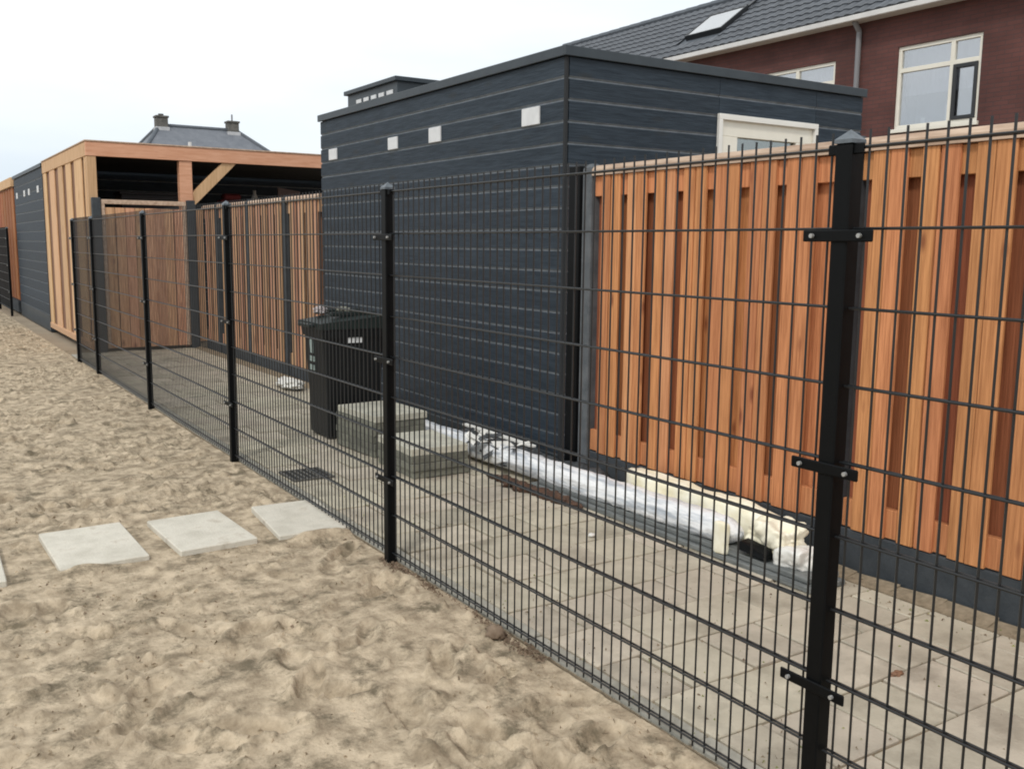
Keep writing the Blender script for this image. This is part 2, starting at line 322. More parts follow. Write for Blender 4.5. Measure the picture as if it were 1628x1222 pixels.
for k in range(15):
    place('kerb_stone', M.setdefault('_kerb', MB().bev(-.045, -.495, -.1, .045, .495, 0, .006).mesh('kerb_stone', M['kerb'])), pave, (2.185, .7 + k, random.uniform(-.002, .006)))
strip = MB()                                            # strip of sandy mortar along the wooden fence's base board
for k in range(60):
    y = .5 + k * .25
    strip.hexa([(3.935, y, -.03), (4.04, y, -.03), (4.04, y + .25, -.03), (3.935, y + .25, -.03)] + [(3.935 + random.uniform(-.01, .01), y, -.004), (4.04, y, random.uniform(.0, .03)), (4.04, y + .25, random.uniform(.0, .03)), (3.935, y + .25, -.004)])
part('sand_strip', strip, M['joint'], pave)['kind'] = 'stuff'
gr = thing('drain_grate', (2.40, 6.42, 0), 'small black slotted drain grate in the paving by the mesh fence', 'drain')
part('grate_frame', MB().box(2.25, 6.26, .0, 2.27, 6.58, .014).box(2.53, 6.26, .0, 2.55, 6.58, .014).box(2.27, 6.26, .0, 2.53, 6.28, .014).box(2.27, 6.56, .0, 2.53, 6.58, .014), M['grate'], gr)
part('grate_dark_plate', MB().box(2.27, 6.28, .003, 2.53, 6.56, .006), M['shed_dark'], gr)  # flat dark plate standing in for the shade inside the slots
for k in range(5):
    part('grate_bar', MB().box(2.305 + k * .044, 6.28, .006, 2.322 + k * .044, 6.56, .013), M['grate'], gr)

# ------------------------------------------------------------------ stepping slabs
for (cx, cy, wx, wy, a, lab) in SL:
    mb = MB().bev(-wx / 2, -wy / 2, -.028, wx / 2, wy / 2, .020, .005)
    o = place('concrete_slab', mb.mesh('concrete_slab', M['slab']), None, (cx, cy, .006), (math.radians(random.uniform(-1, 1)), math.radians(random.uniform(-.8, .8)), math.radians(a)))
    tag(o, 'pale concrete ' + lab, 'paving slab', 'pale concrete slabs laid in the sand')

# ------------------------------------------------------------------ black mesh fences
HZ = [.045 + .2058 * k for k in range(10)]
def mesh_fence(X, Ys, label, ztop=1.908, individual=True, tail=None, wire_r=.0035):
    t = thing('mesh_fence', (X, Ys[0], 0), label, 'metal fence', 'black wire mesh fences')
    s = .026
    pm = MB().bev(-s, -s, -.2, s, s, ztop, .004).mesh('post', M['black'])
    capm = MB().add([(-s - .002, -s - .002, 0), (s + .002, -s - .002, 0), (s + .002, s + .002, 0), (-s - .002, s + .002, 0), (-s - .002, -s - .002, .010), (s + .002, -s - .002, .010), (s + .002, s + .002, .010), (-s - .002, s + .002, .010), (0, 0, .036)],
                    [(0, 1, 5, 4), (1, 2, 6, 5), (2, 3, 7, 6), (3, 0, 4, 7), (4, 5, 8), (5, 6, 8), (6, 7, 8), (7, 4, 8), (3, 2, 1, 0)]).mesh('post_cap', M['postcap'])
    clm = MB().bev(-.005, -.110, -.0155, .003, .110, .0155, .003).mesh('clamp', M['black'])
    clt = MB().bev(-.006, -.055, -.014, .004, .055, .014, .003).mesh('clamp', M['black'])
    bm_ = MB().tube((-.009, 0, 0), (0, 0, 0), .006, 8).mesh('bolt', M['bolt'])
    for y in Ys:
        p = place('post', pm, t, (X, y, 0)); place('post_cap', capm, p, (X, y, ztop))
        place('clamp', clt, p, (X - .012, y, HZ[-1] - .004))
        for z in (1.673, 1.055, .435):
            c = place('clamp', clm, p, (X - s - .004, y, z))
            place('bolt', bm_, p, (X - s - .010, y - .075, z)); place('bolt', bm_, p, (X - s - .010, y + .075, z))
    vm = MB().tube((0, 0, .018), (0, 0, HZ[-1] + .042), wire_r, 6).mesh('vertical_wire', M['wire'])
    spans = [(Ys[k] + s + .004, Ys[k + 1] - s - .004) for k in range(len(Ys) - 1)]
    if tail: spans.append(tail)
    n = 0
    for (a, b) in spans:
        k = max(1, round((b - a) / .0537)); st = (b - a) / k
        jb = MB()
        for q_ in range(k):
            y = a + st * (q_ + .5); n += 1
            if individual and n <= 300: place('vertical_wire', vm, t, (X + .004, y, 0), (random.gauss(0, .0006), 0, 0))
            else: jb.tube((X + .004, y, .018), (X + .004, y, HZ[-1] + .042), wire_r, 5)
        if jb.v: part('wire_mesh', jb, M['wire'], t)['kind'] = 'stuff'
        hm = MB()
        for dx in (-.0075, .0075): hm.tube((dx, a - (a + b) / 2, 0), (dx, b - (a + b) / 2, 0), wire_r * 1.1, 6)
        hme = hm.mesh('horizontal_wire', M['wire'])
        for z in HZ: place('horizontal_wire', hme, t, (X + .004, (a + b) / 2, z))
    return t
mesh_fence(MX, [-1.08, 1.67, 4.43, 7.17, 9.95, 12.80, 14.25], 'long black wire mesh fence on square black posts running along the sand')
mesh_fence(2.33, [25.2, 28.0, 30.8], 'far black mesh fence at the left edge beyond the distant dark shed', individual=False)

# ------------------------------------------------------------------ wooden fences along the alley (run along Y)
def plank_mesh(name, x0, x1, wy, z0, z1, m):
    return MB().bev(x0, -wy / 2, z0, x1, wy / 2, z1, .0025).mesh(name, m)
def wood_fence(X, y_lo, y_hi, posts, label, zb=.21, zt=2.11, phase=5.246, near=True, mats=('larch', 'larch_pale', 'larch_red'), end_post=True, zg=0):
    """X: face of the front planks. posts: Y of the concrete posts"""
    t = thing('wooden_fence', (X, y_hi, 0), label, 'wooden fence')
    P = .2665
    def bays():
        pr = sorted(posts); e = [y_lo] + pr + [y_hi]
        for a, b in zip(e[:-1], e[1:]):
            if b - a > .2: yield a + (.055 if a in pr else 0), b - (.055 if b in pr else 0)
    fm = [plank_mesh('plank', 0, .018, .094, zb + .004, zt, M[m]) for m in mats[:2]]
    fn = plank_mesh('plank', 0, .018, .086, zb + .004, zt, M[mats[0]])
    bk = [plank_mesh('plank', .064, .082, .20, zb + .004, zt, M[m]) for m in mats]
    for (a, b) in bays():
        k0 = math.floor((phase - b) / P) - 1; k1 = math.ceil((phase - a) / P) + 1
        for k in range(k0, k1):
            c = phase - P * k                      # centre of the gap
            for dy, mi in ((-.085, 0), (-.182, 1)):
                y = c + dy
                if a + .045 < y < b - .045:
                    me_ = random.choice([fm[0]] * 8 + [fm[1]] + [fn] * 4) if near else random.choice([fm[0], fm[0], fm[1], fn])
                    place('plank', me_, t, (X + random.uniform(0, .002), y + random.uniform(-.003, .003), 0), (random.gauss(0, .0005), 0, random.gauss(0, .01)))
            if a + .03 < c < b - .03:
                place('plank', random.choice([bk[0], bk[2], bk[2]]), t, (X, c, 0))
        ym = (a + b) / 2
        part('rail', MB().bev(X + .020, a, zt - .135, X + .058, b, zt - .003, .003), M[mats[0]], t)
        part('rail', MB().bev(X + .020, a, zb + .008, X + .058, b, zb + .155, .003), M[mats[0]], t)
        cap = MB(); ch = .070                        # rounded cap board
        prof = [(-.012, 0), (-.012, ch * .55), (.008, ch * .92), (.04, ch), (.07, ch * .92), (.09, ch * .55), (.09, 0)]
        nP = len(prof); vs = [(X + px_, yy, zt + .002 + pz_) for yy in (a, b) for px_, pz_ in prof]
        cap.add(vs, [(q_, (q_ + 1) % nP, nP + (q_ + 1) % nP, nP + q_) for q_ in range(nP)] + [tuple(range(nP)), tuple(range(2 * nP - 1, nP - 1, -1))])
        part('cap_board', cap, M['larch_cap'], t)
        part('base_board', MB().bev(X + .008, a, -.12, X + .050, b, zb, .006), M['anth'], t)
    for y in posts:
        mb = MB(); s = .05
        mb.bev(X - .012, y - s, -.2, X + .098, y + s, zt + .055, .008)
        mb.add([(X - .008, y - s + .004, zt + .055), (X + .094, y - s + .004, zt + .055), (X + .094, y + s - .004, zt + .055), (X - .008, y + s - .004, zt + .055),
                (X + .022, y - .02, zt + .085), (X + .065, y - .02, zt + .085), (X + .065, y + .02, zt + .085), (X + .022, y + .02, zt + .085)],
               [(0, 1, 5, 4), (1, 2, 6, 5), (2, 3, 7, 6), (3, 0, 4, 7), (4, 5, 6, 7)])
        part('concrete_post', mb, M['anth_light'] if y == max(posts) and near else M['anth'], t)
    return t
wood_fence(4.06, -.9, 5.42, [5.36, 3.20, 1.05, -.85], 'orange vertical plank fence with dark concrete base on the right')
part_post = MB().bev(4.07, 5.47, -.1, 4.16, 5.60, 2.19, .006)
o = part('corner_post', part_post, M['black'], None, (4.115, 5.535, 0)); tag(o, 'dark upright post filling the gap between dark shed corner and orange fence', 'post')
wood_fence(4.14, 10.52, 15.34, [11.66, 13.12, 14.6], 'brown plank fence behind the wheelie bin, between dark shed and garden gate', zb=.12, zt=2.13, phase=11.50, near=False, mats=('larch_far', 'larch_far', 'larch_brown'))
part('plank', MB().bev(4.016, 15.30, .1, 4.135, 15.33, 2.13, .003), M['larch_far'], bpy.data.objects['wooden_fence.001'])

# ------------------------------------------------------------------ garden gate across the alley
GY = 15.32
t = thing('garden_gate', (3.2, GY, 0), 'brown plank gate with pale top frame closing the end of the alley', 'gate')
gx0, gx1 = 2.665, 3.885
part('gate_frame', MB().bev(gx0, GY - .03, 2.18, gx1, GY + .03, 2.245, .004).bev(gx0, GY - .03, .05, gx0 + .05, GY + .03, 2.18, .004).bev(gx1 - .05, GY - .03, .05, gx1, GY + .03, 2.18, .004), M['larch_cap'], t)
nb = 8; wb = (gx1 - gx0 - .10) / nb
for k in range(nb):
    x = gx0 + .05 + wb * (k + .5)
    place('plank', MB().bev(-wb / 2 + .006, -.01, .05, wb / 2 - .003, .012, 2.13, .002).mesh('plank', M['gate_wood']), t, (x, GY + random.uniform(-.003, .003), 0))
part('rail', MB().bev(gx0 + .05, GY + .014, 1.9, gx1 - .05, GY + .045, 2.0, .003), M['larch'], t)
part('rail', MB().bev(gx0 + .05, GY + .014, .25, gx1 - .05, GY + .045, .35, .003), M['larch'], t)
for x, lab in ((2.60, 'dark concrete post at the left side of the garden gate'), (3.955, 'dark concrete post between the garden gate and the brown fence')):
    o = part('gate_post', MB().bev(x - .06, GY - .05, -.2, x + .06, GY + .05, 2.27, .008), M['anth'], None, (x, GY, 0)); tag(o, lab, 'post', 'dark concrete gate posts')

# ------------------------------------------------------------------ dark timber sheds
def board_lap(mb, axis_, fixed, a, b, z0, z1, out_, lip=True):
    """one cladding board with a chamfered, paler lip at its lower joint; out_ = outward sign on the fixed axis"""
    th = .020 * out_
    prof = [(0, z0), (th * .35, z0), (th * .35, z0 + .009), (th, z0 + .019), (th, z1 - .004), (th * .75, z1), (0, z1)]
    n_ = len(prof)
    def P_(u, d, z): return (fixed + d, u, z) if axis_ == 'Y' else (u, fixed + d, z)
    vs = [P_(u, d, z) for u in (a, b) for d, z in prof]
    for q_ in range(n_):
        k = (q_ + 1) % n_; mb.add([vs[q_], vs[k], vs[n_ + k], vs[n_ + q_]], [(0, 1, 2, 3)], 1 if q_ in (1, 2) else 0)
    mb.add([vs[q_] for q_ in range(n_)], [tuple(range(n_))]); mb.add([vs[n_ + q_] for q_ in range(n_)], [tuple(range(n_ - 1, -1, -1))])
def shed(x0, y0, x1, y1, ztop, pitch, label, nz, segsX, name='timber_shed', ztrim=.07, door=None, vents=()):
    t = thing(name, (x0, y0, 0), label, 'shed')
    core = MB()
    if door: 
        dx0, dx1, dz = door
        core.box(x0 + .03, y0 + .03, -.1, dx0, y1, ztop - .03).box(dx1, y0 + .03, -.1, x1, y1, ztop - .03).box(dx0, y0 + .03, dz, dx1, y1, ztop - .03).box(dx0, y0 + .6, -.1, dx1, y1, dz)
    else: core.box(x0 + .03, y0 + .03, -.1, x1, y1, ztop - .03)
    part('wall', core, M['shed_dark'], t)
    z1 = ztop - ztrim
    k = 0
    while z1 - pitch > .05 and k < nz:
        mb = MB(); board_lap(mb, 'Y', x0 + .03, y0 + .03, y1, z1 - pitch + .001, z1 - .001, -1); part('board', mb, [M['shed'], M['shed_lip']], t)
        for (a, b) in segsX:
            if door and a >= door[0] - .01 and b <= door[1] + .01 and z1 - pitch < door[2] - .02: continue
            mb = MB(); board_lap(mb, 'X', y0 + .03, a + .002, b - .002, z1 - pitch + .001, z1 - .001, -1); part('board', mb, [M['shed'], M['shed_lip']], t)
        z1 -= pitch; k += 1
    part('plinth', MB().box(x0 + .012, y0 + .012, -.1, x1, y1, z1), M['shed_trim'], t)
    part('corner_trim', MB().bev(x0 + .008, y0 + .008, 0, x0 + .034, y0 + .034, ztop - ztrim, .003), M['shed_dark'], t)
    part('roof_trim', MB().bev(x0 - .018, y0 - .018, ztop - ztrim, x1 + .02, y0 + .005, ztop, .003).bev(x0 - .018, y0 + .005, ztop - ztrim, x0 + .005, y1 + .02, ztop, .003), M['shed_trim'], t)
    part('roof', MB().box(x0 + .005, y0 + .005, ztop - .04, x1 + .03, y1 + .03, ztop - .012), M['bitumen'], t)
    for (ya, yb, za, zb) in vents:
        v = part('vent', MB().bev(x0 - .004, ya, za, x0 + .012, yb, zb, .003), M['vent'], t)
    return t
vents = [(6.10, 6.335, 2.537, 2.668), (7.64, 7.855, 2.538, 2.668), (8.50, 8.70, 2.54, 2.655), (9.985, 10.20, 2.542, 2.66)]
big = shed(4.15, 5.77, 7.44, 10.46, 3.05, .1535, 'large dark horizontal-board shed with four white vents behind the wheelie bin', 19, [(4.19, 5.675), (5.675, 6.822), (6.822, 7.44)], door=(5.675, 6.822, 2.686), vents=vents)
# cream framed door in the shed's front face
dfr = MB().bev(5.677, 5.785, 2.53, 6.820, 5.86, 2.684, .004).bev(5.677, 5.785, 0, 5.90, 5.86, 2.53, .004).bev(6.60, 5.785, 0, 6.820, 5.86, 2.53, .004)
dr = part('door', dfr, M['cream'], big, (6.25, 5.82, 1.3))
part('frame_edge', MB().bev(5.66, 5.752, 2.655, 6.838, 5.784, 2.70, .003).bev(5.66, 5.752, 0, 5.70, 5.784, 2.655, .003).bev(6.798, 5.752, 0, 6.838, 5.784, 2.655, .003), M['white'], dr)
part('pane', MB().box(5.90, 5.82, .1, 6.60, 5.826, 2.53), M['doorglass'], dr)
# roof box
t = thing('rooftop_vent_box', (4.5, 9.23, 3.05), 'dark box with a row of small white slots on the roof of the big shed', 'roof vent')
part('box_wall', MB().box(4.52, 9.25, 3.045, 5.02, 10.52, 3.30), M['shed_trim'], t)
part('box_lid', MB().bev(4.48, 9.21, 3.30, 5.05, 10.55, 3.345, .004), M['shed_trim'], t)
for k in range(5):
    y = 9.36 + k * .195 + (.0 if k else -.02)
    part('white_slot', MB().box(4.512, y, 3.185, 4.519, y + (.13 if k else .15), 3.225), M['vent'], t)

# small objects on the shed's far corner
# ------------------------------------------------------------------ pergola behind the gate
t = thing('timber_carport', (2.52, 15.47, 0), 'open orange timber carport with flat roof behind the garden gate', 'carport')
px0, py0, pz = 2.52, 15.47, 3.08
part('beam', MB().bev(px0, py0, pz - .205, 9.2, py0 + .05, pz, .004), M['larch_h'], t)
o = part('beam', MB().bev(px0, py0 + .052, pz - .205, px0 + .05, 20.25, pz, .004), M['larch_light'], t)
part('edge_strip', MB().bev(px0 - .012, py0 - .012, pz + .001, 9.2, py0 + .06, pz + .022, .003).bev(px0 - .012, py0 + .061, pz + .001, px0 + .05, 20.25, pz + .022, .003), M['larch_cap'], t)
part('roof', MB().box(px0 + .05, py0 + .05, pz - .06, 9.2, 20.25, pz - .01), M['bitumen'], t)
part('ceiling', MB().box(px0 + .05, py0 + .05, pz - .09, 9.2, 20.25, pz - .062), M['shed_dark'], t)
for (xa, xb, ya, yb) in ((px0 + .01, px0 + .14, py0 + .01, py0 + .14), (3.855, 4.045, py0 + .02, py0 + .17), (7.2, 7.36, py0 + .02, py0 + .17), (px0 + .01, px0 + .12, 20.1, 20.25)):
    part('upright', MB().bev(xa, ya, 0, xb, yb, pz - .206, .005), M['larch_h'] if xa > 3 else M['larch_light'], t)
br = MB().hexa([(4.046, py0 + .03, 2.18), (4.046, py0 + .03, 2.40), (4.046, py0 + .12, 2.40), (4.046, py0 + .12, 2.18), (4.74, py0 + .03, pz - .206), (4.52, py0 + .03, pz - .206), (4.52, py0 + .12, pz - .206), (4.74, py0 + .12, pz - .206)])
part('brace', br, M['larch_light'], t)
for (ya, yb) in ((15.66, 15.76), (15.98, 16.66), (17.02, 17.52), (17.90, 18.36), (18.82, 19.42), (19.86, 20.1)):
    place('wall_board', MB().bev(0, ya - (ya + yb) / 2, .06, .022, yb - (ya + yb) / 2, pz - .20, .004).mesh('wall_board', M['larch_light']), t, (px0 + .012, (ya + yb) / 2, 0))
part('wall_backing', MB().box(px0 + .038, py0 + .15, .06, px0 + .055, 20.1, pz - .2), M['larch_brown'], t)
part('bottom_rail', MB().bev(px0 - .01, py0 + .15, .0, px0 + .03, 20.2, .10, .004), M['larch_light'], t)
# contents
o = part('storage_cabinet', MB().bev(3.45, 17.9, 0, 4.5, 18.4, 2.45, .01).bev(3.42, 17.87, 2.451, 4.53, 18.43, 2.49, .005), M['greycab'], None, (4, 18.1, 0)); tag(o, 'dark grey tall cabinet standing under the carport roof', 'cabinet')
o = part('wall_shelf', MB().box(5.0, 18.0, 2.28, 6.15, 18.35, 2.31).box(5.05, 18.3, 1.9, 5.09, 18.34, 2.28).box(6.06, 18.3, 1.9, 6.10, 18.34, 2.28), M['greycab'], None, (5.6, 18.2, 2.3)); tag(o, 'dark shelf inside the carport holding red and white things', 'shelf')
o = part('red_bundle', MB().bev(5.2, 18.03, 2.311, 5.62, 18.3, 2.42, .03).bev(5.28, 18.05, 2.421, 5.6, 18.28, 2.53, .03), M['red'], None, (5.4, 18.15, 2.311)); tag(o, 'dark red folded bundle on the shelf inside the carport', 'bundle')
mb = MB()
for a, r1, r2 in ((2.311, .07, .085), (2.40, .085, .04), (2.47, .04, .035)):
    pass
prof = [(.0, .06), (.02, .085), (.12, .085), (.20, .05), (.24, .03), (.30, .03)]
for q_ in range(len(prof)):
    for k in range(10):
        th = k * math.pi / 5; mb.v.append((5.88 + prof[q_][1] * math.cos(th), 18.15 + prof[q_][1] * math.sin(th), 2.311 + prof[q_][0]))
for q_ in range(len(prof) - 1):
    for k in range(10): mb.f.append((q_ * 10 + k, q_ * 10 + (k + 1) % 10, q_ * 10 + 10 + (k + 1) % 10, q_ * 10 + 10 + k)); mb.mi.append(0)
mb.f.append(tuple(range(50, 60))); mb.mi.append(0)
o = smooth(part('white_bottle', mb, M['white'], None, (5.88, 18.15, 2.311))); tag(o, 'small white bottle on the shelf inside the carport', 'bottle')
o = part('leaning_board', MB().hexa([(6.32, 17.9, 0), (6.76, 17.9, 0), (6.76, 17.94, 0), (6.32, 17.94, 0), (6.32, 18.1, 2.68), (6.76, 18.1, 2.62), (6.76, 18.14, 2.62), (6.32, 18.14, 2.68)]), M['pinkgrey'], None, (6.5, 18, 0)); tag(o, 'pinkish grey board leaning upright inside the carport', 'board')
# ------------------------------------------------------------------ distant sheds on the same line
shed(2.52, 20.32, 9.2, 25.2, 3.08, .20, 'distant dark shed with small pale vents past the carport at far left', 14, [(2.56, 9.2)], vents=[(20.9, 21.1, 2.56, 2.69), (22.3, 22.5, 2.56, 2.69), (23.1, 23.3, 2.56, 2.69), (24.5, 24.7, 2.56, 2.69)])
t = thing('red_timber_shed', (2.5, 25.4, 0), 'reddish timber shed with pale fascia at the extreme left edge', 'shed')
part('wall', MB().box(2.56, 25.45, 0, 8, 38, 2.85), M['larch_red'], t)
part('fascia', MB().bev(2.48, 25.4, 2.87, 8, 25.45, 3.08, .005).bev(2.48, 25.451, 2.87, 2.53, 38, 3.08, .005), M['larch_light'], t)
part('roof', MB().box(2.53, 25.45, 2.86, 8, 38, 3.05), M['bitumen'], t)
y = 25.5
while y < 37.5:
    part('wall_board', MB().bev(2.53, y, .25, 2.558, y + .5, 2.86, .004), M['larch_red'], t); y += .62
part('plinth', MB().box(2.50, 25.44, -.05, 2.6, 38, .22), M['anth'], t)

# ------------------------------------------------------------------ wheelie bin
bx0, bx1, by0, by1 = 2.975, 3.53, 7.49, 7.97
t = thing('wheelie_bin', (3.22, 7.7, 0), 'black wheelie bin with a white number sticker beside the stacked slabs', 'bin')
def ringbox(levels, n=4, r=.03):
    """tapered rounded box through levels (x0,y0,x1,y1,z)"""
    mb = MB(); per = 0
    for (x0, y0, x1, y1, z) in levels:
        pts = []
        for (cx, cy, s0) in ((x1 - r, y1 - r, 0), (x0 + r, y1 - r, 90), (x0 + r, y0 + r, 180), (x1 - r, y0 + r, 270)):
            for q_ in range(n): a = math.radians(s0 + 90 * q_ / (n - 1)); pts.append((cx + r * math.cos(a), cy + r * math.sin(a), z))
        per = len(pts); mb.v += pts
    for i_ in range(len(levels) - 1):
        for k in range(per): mb.f.append((i_ * per + k, i_ * per + (k + 1) % per, (i_ + 1) * per + (k + 1) % per, (i_ + 1) * per + k)); mb.mi.append(0)
    mb.f.append(tuple(range(per - 1, -1, -1))); mb.mi.append(0); mb.f.append(tuple(range((len(levels) - 1) * per, len(levels) * per))); mb.mi.append(0)
    return mb
body = part('body', ringbox([(bx0 + .04, by0 + .03, bx1 - .03, by1 - .03, .02), (bx0 + .035, by0 + .025, bx1 - .025, by1 - .025, .30), (bx0 + .005, by0 + .006, bx1 - .006, by1 - .006, .86)]), M['bin'], t)
part('rim', ringbox([(bx0 - .012, by0 - .012, bx1 + .012, by1 + .012, .862), (bx0 - .018, by0 - .018, bx1 + .018, by1 + .018, .93)]), M['bin'], t)
lid = MB()
X0, X1, Y0, Y1 = bx0 - .035, bx1 + .03, by0 - .028, by1 + .028
gx, gy = 9, 7; 
for a in range(gx):
    for b in range(gy):
        u, v = a / (gx - 1), b / (gy - 1)
        z = .985 + .055 * u + .035 * math.sin(math.pi * u) ** .6 * math.sin(math.pi * v) ** .5
        lid.v.append((X0 + (X1 - X0) * u, Y0 + (Y1 - Y0) * v, z))
for a in range(gx - 1):
    for b in range(gy - 1): lid.f.append((a * gy + b, (a + 1) * gy + b, (a + 1) * gy + b + 1, a * gy + b + 1)); lid.mi.append(0)
lid.hexa([(X0, Y0, .934), (X1, Y0, .934), (X1, Y1, .934), (X0, Y1, .934), (X0, Y0, .984), (X1, Y0, 1.039), (X1, Y1, 1.039), (X0, Y1, .984)])
ld = part('lid', lid, M['bin_lid'], t)
part('lid_grip', MB().bev(X0 - .05, by0 + .1, .945, X0, by1 - .1, .975, .006), M['bin_lid'], ld)
for ya in (Y0 + .08, Y1 - .11): part('lid_ridge', MB().bev(X0 + .12, ya, 1.035, X1 - .08, ya + .03, 1.072, .006), M['bin_lid'], ld)
part('handle', MB().tube((bx1 + .07, by0 + .05, .97), (bx1 + .07, by1 - .05, .97), .014, 8).bev(bx1 + .02, by0 + .05, .94, bx1 + .08, by0 + .08, .985, .004).bev(bx1 + .02, by1 - .08, .94, bx1 + .08, by1 - .05, .985, .004), M['bin'], t)
for yy in (by0 - .012, by1 - .03):
    wmb = MB().tube((bx1 - .02, yy, .10), (bx1 - .02, yy + .045, .10), .10, 18); part('wheel', wmb, M['black'], t)
st = part('sticker', MB().box(3.185, by0 - .004, .815, 3.315, by0 + .004, .895), M['vent'], body)
for (xx, ww) in ((3.222, .004), (3.264, .004)): part('sticker_mark', MB().box(xx, by0 - .0055, .83, xx + ww, by0 - .0042, .885), M['pipe'], t)
for (z0, z1, yc, hw) in ((.715, .83, 7.78, .030), (.645, .69, 7.775, .055), (.570, .615, 7.775, .050)):
    part('printed_mark', MB().hexa([(bx0 + .003, yc - hw, z0), (bx0 + .010, yc - hw, z0), (bx0 + .010, yc + hw, z0), (bx0 + .003, yc + hw, z0), (bx0 - .003, yc - hw, z1), (bx0 + .008, yc - hw, z1), (bx0 + .008, yc + hw, z1), (bx0 - .003, yc + hw, z1)]), M['print'], t)

def blob(cx, cy, cz, rx, ry, rz, amp, seed, sub=4, freq=6, flat=True):
    bm = bmesh.new(); bmesh.ops.create_icosphere(bm, subdivisions=sub, radius=1)
    r_ = np.random.default_rng(seed); 
    from mathutils import noise as mn
    for v in bm.verts:
        d = v.co.normalized(); k = 1 + amp * (mn.noise(d * freq * .35 + Vector((seed, 0, 0))) + .6 * abs(mn.noise(d * freq + Vector((0, seed, 0)))) * 1.5)
        z = d.z * rz * k
        if flat: z = max(z, -rz * .55)
        v.co = Vector((d.x * rx * k + cx, d.y * ry * k + cy, z + cz))
    mb = MB(); bm.verts.index_update(); mb.add([v.co for v in bm.verts], [[v.index for v in f.verts] for f in bm.faces]); bm.free(); return mb
o = part('crumpled_bag', blob(3.07, 7.80, 1.07, .05, .055, .036, .45, 3), M['bagpink'], None, (3.06, 7.8, 1.04)); tag(o, 'pale pinkish crumpled bag lying on the bin lid', 'bag')
o = part('grey_rag', blob(3.22, 7.66, 1.083, .055, .05, .022, .5, 5), M['slab_grey'], None, (3.22, 7.66, 1.05)); tag(o, 'small grey crumpled lump in the middle of the bin lid', 'rag')

# ------------------------------------------------------------------ stacked grey slabs
def slab_stack(cx, cy, wx, wy, n_, rot, labs, grp):
    for k in range(n_):
        o = place('stacked_slab', MB().bev(-wx / 2, -wy / 2, 0, wx / 2, wy / 2, .053, .004).mesh('stacked_slab', M['slab_lit' if k == n_ - 1 else 'slab_grey']), None,
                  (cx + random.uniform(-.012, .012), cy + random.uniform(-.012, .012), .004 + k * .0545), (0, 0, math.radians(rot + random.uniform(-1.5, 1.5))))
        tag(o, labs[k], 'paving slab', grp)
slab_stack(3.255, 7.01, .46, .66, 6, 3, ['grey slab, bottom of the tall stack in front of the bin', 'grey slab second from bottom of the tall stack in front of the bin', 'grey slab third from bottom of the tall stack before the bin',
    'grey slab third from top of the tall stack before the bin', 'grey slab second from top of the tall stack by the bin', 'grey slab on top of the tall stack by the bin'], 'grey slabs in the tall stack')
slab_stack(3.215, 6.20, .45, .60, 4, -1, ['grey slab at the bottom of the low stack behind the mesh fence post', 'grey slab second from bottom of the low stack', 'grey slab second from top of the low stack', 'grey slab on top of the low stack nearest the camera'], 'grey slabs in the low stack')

# ------------------------------------------------------------------ long plastic-wrapped bundle and its neighbours
from mathutils import noise as mn
def roll(p0, p1, rx, rz, amp, nseg, nr, seed, taper=.12, sag=0):
    mb = MB(); p0 = Vector(p0); p1 = Vector(p1); d = (p1 - p0); side = Vector((d.y, -d.x, 0)).normalized()
    for i_ in range(nseg + 1):
        s_ = i_ / nseg; c = p0 + d * s_; e = min(1, (s_ / taper if taper else 1) ** .5 if s_ < taper else 1, (((1 - s_) / taper) ** .5 if taper else 1) if s_ > 1 - taper else 1)
        e = max(e, .15)
        for k in range(nr):
            a = 2 * math.pi * k / nr; n1 = mn.noise(Vector((s_ * 14 + seed, math.cos(a) * 1.3, math.sin(a) * 1.3))); n2 = abs(mn.noise(Vector((s_ * 45 + seed, math.cos(a) * 3, math.sin(a) * 3))))
            k_ = e * (1 + amp * n1 + amp * .9 * n2)
            x_ = math.cos(a) * rx * k_; z_ = math.sin(a) * rz * k_
            mb.v.append(tuple(c + side * x_ + Vector((0, 0, max(z_, -rz * .8)))))
    for i_ in range(nseg):
        for k in range(nr): mb.f.append((i_ * nr + k, i_ * nr + (k + 1) % nr, (i_ + 1) * nr + (k + 1) % nr, (i_ + 1) * nr + k)); mb.mi.append(0)
    mb.f.append(tuple(range(nr))); mb.mi.append(0); mb.f.append(tuple(range(nseg * nr, nseg * nr + nr))); mb.mi.append(0)
    return mb
o = part('long_board', MB().bev(3.60, 2.93, .0, 3.86, 5.35, .028, .004).bev(3.63, 2.97, .030, 3.86, 5.30, .058, .004), M['greyboard'], None, (3.73, 4.1, 0)); tag(o, 'dark grey long board lying under the white wrapped bundle', 'board')
o = smooth(part('plastic_wrapped_roll', roll((3.70, 7.35, .090), (3.73, 3.50, .118), .088, .078, .20, 160, 26, 2.0, .03), M['film'], None, (3.7, 5.4, .0)))
tag(o, 'long roll wrapped in shiny white plastic film along the fence base', 'wrapped roll')
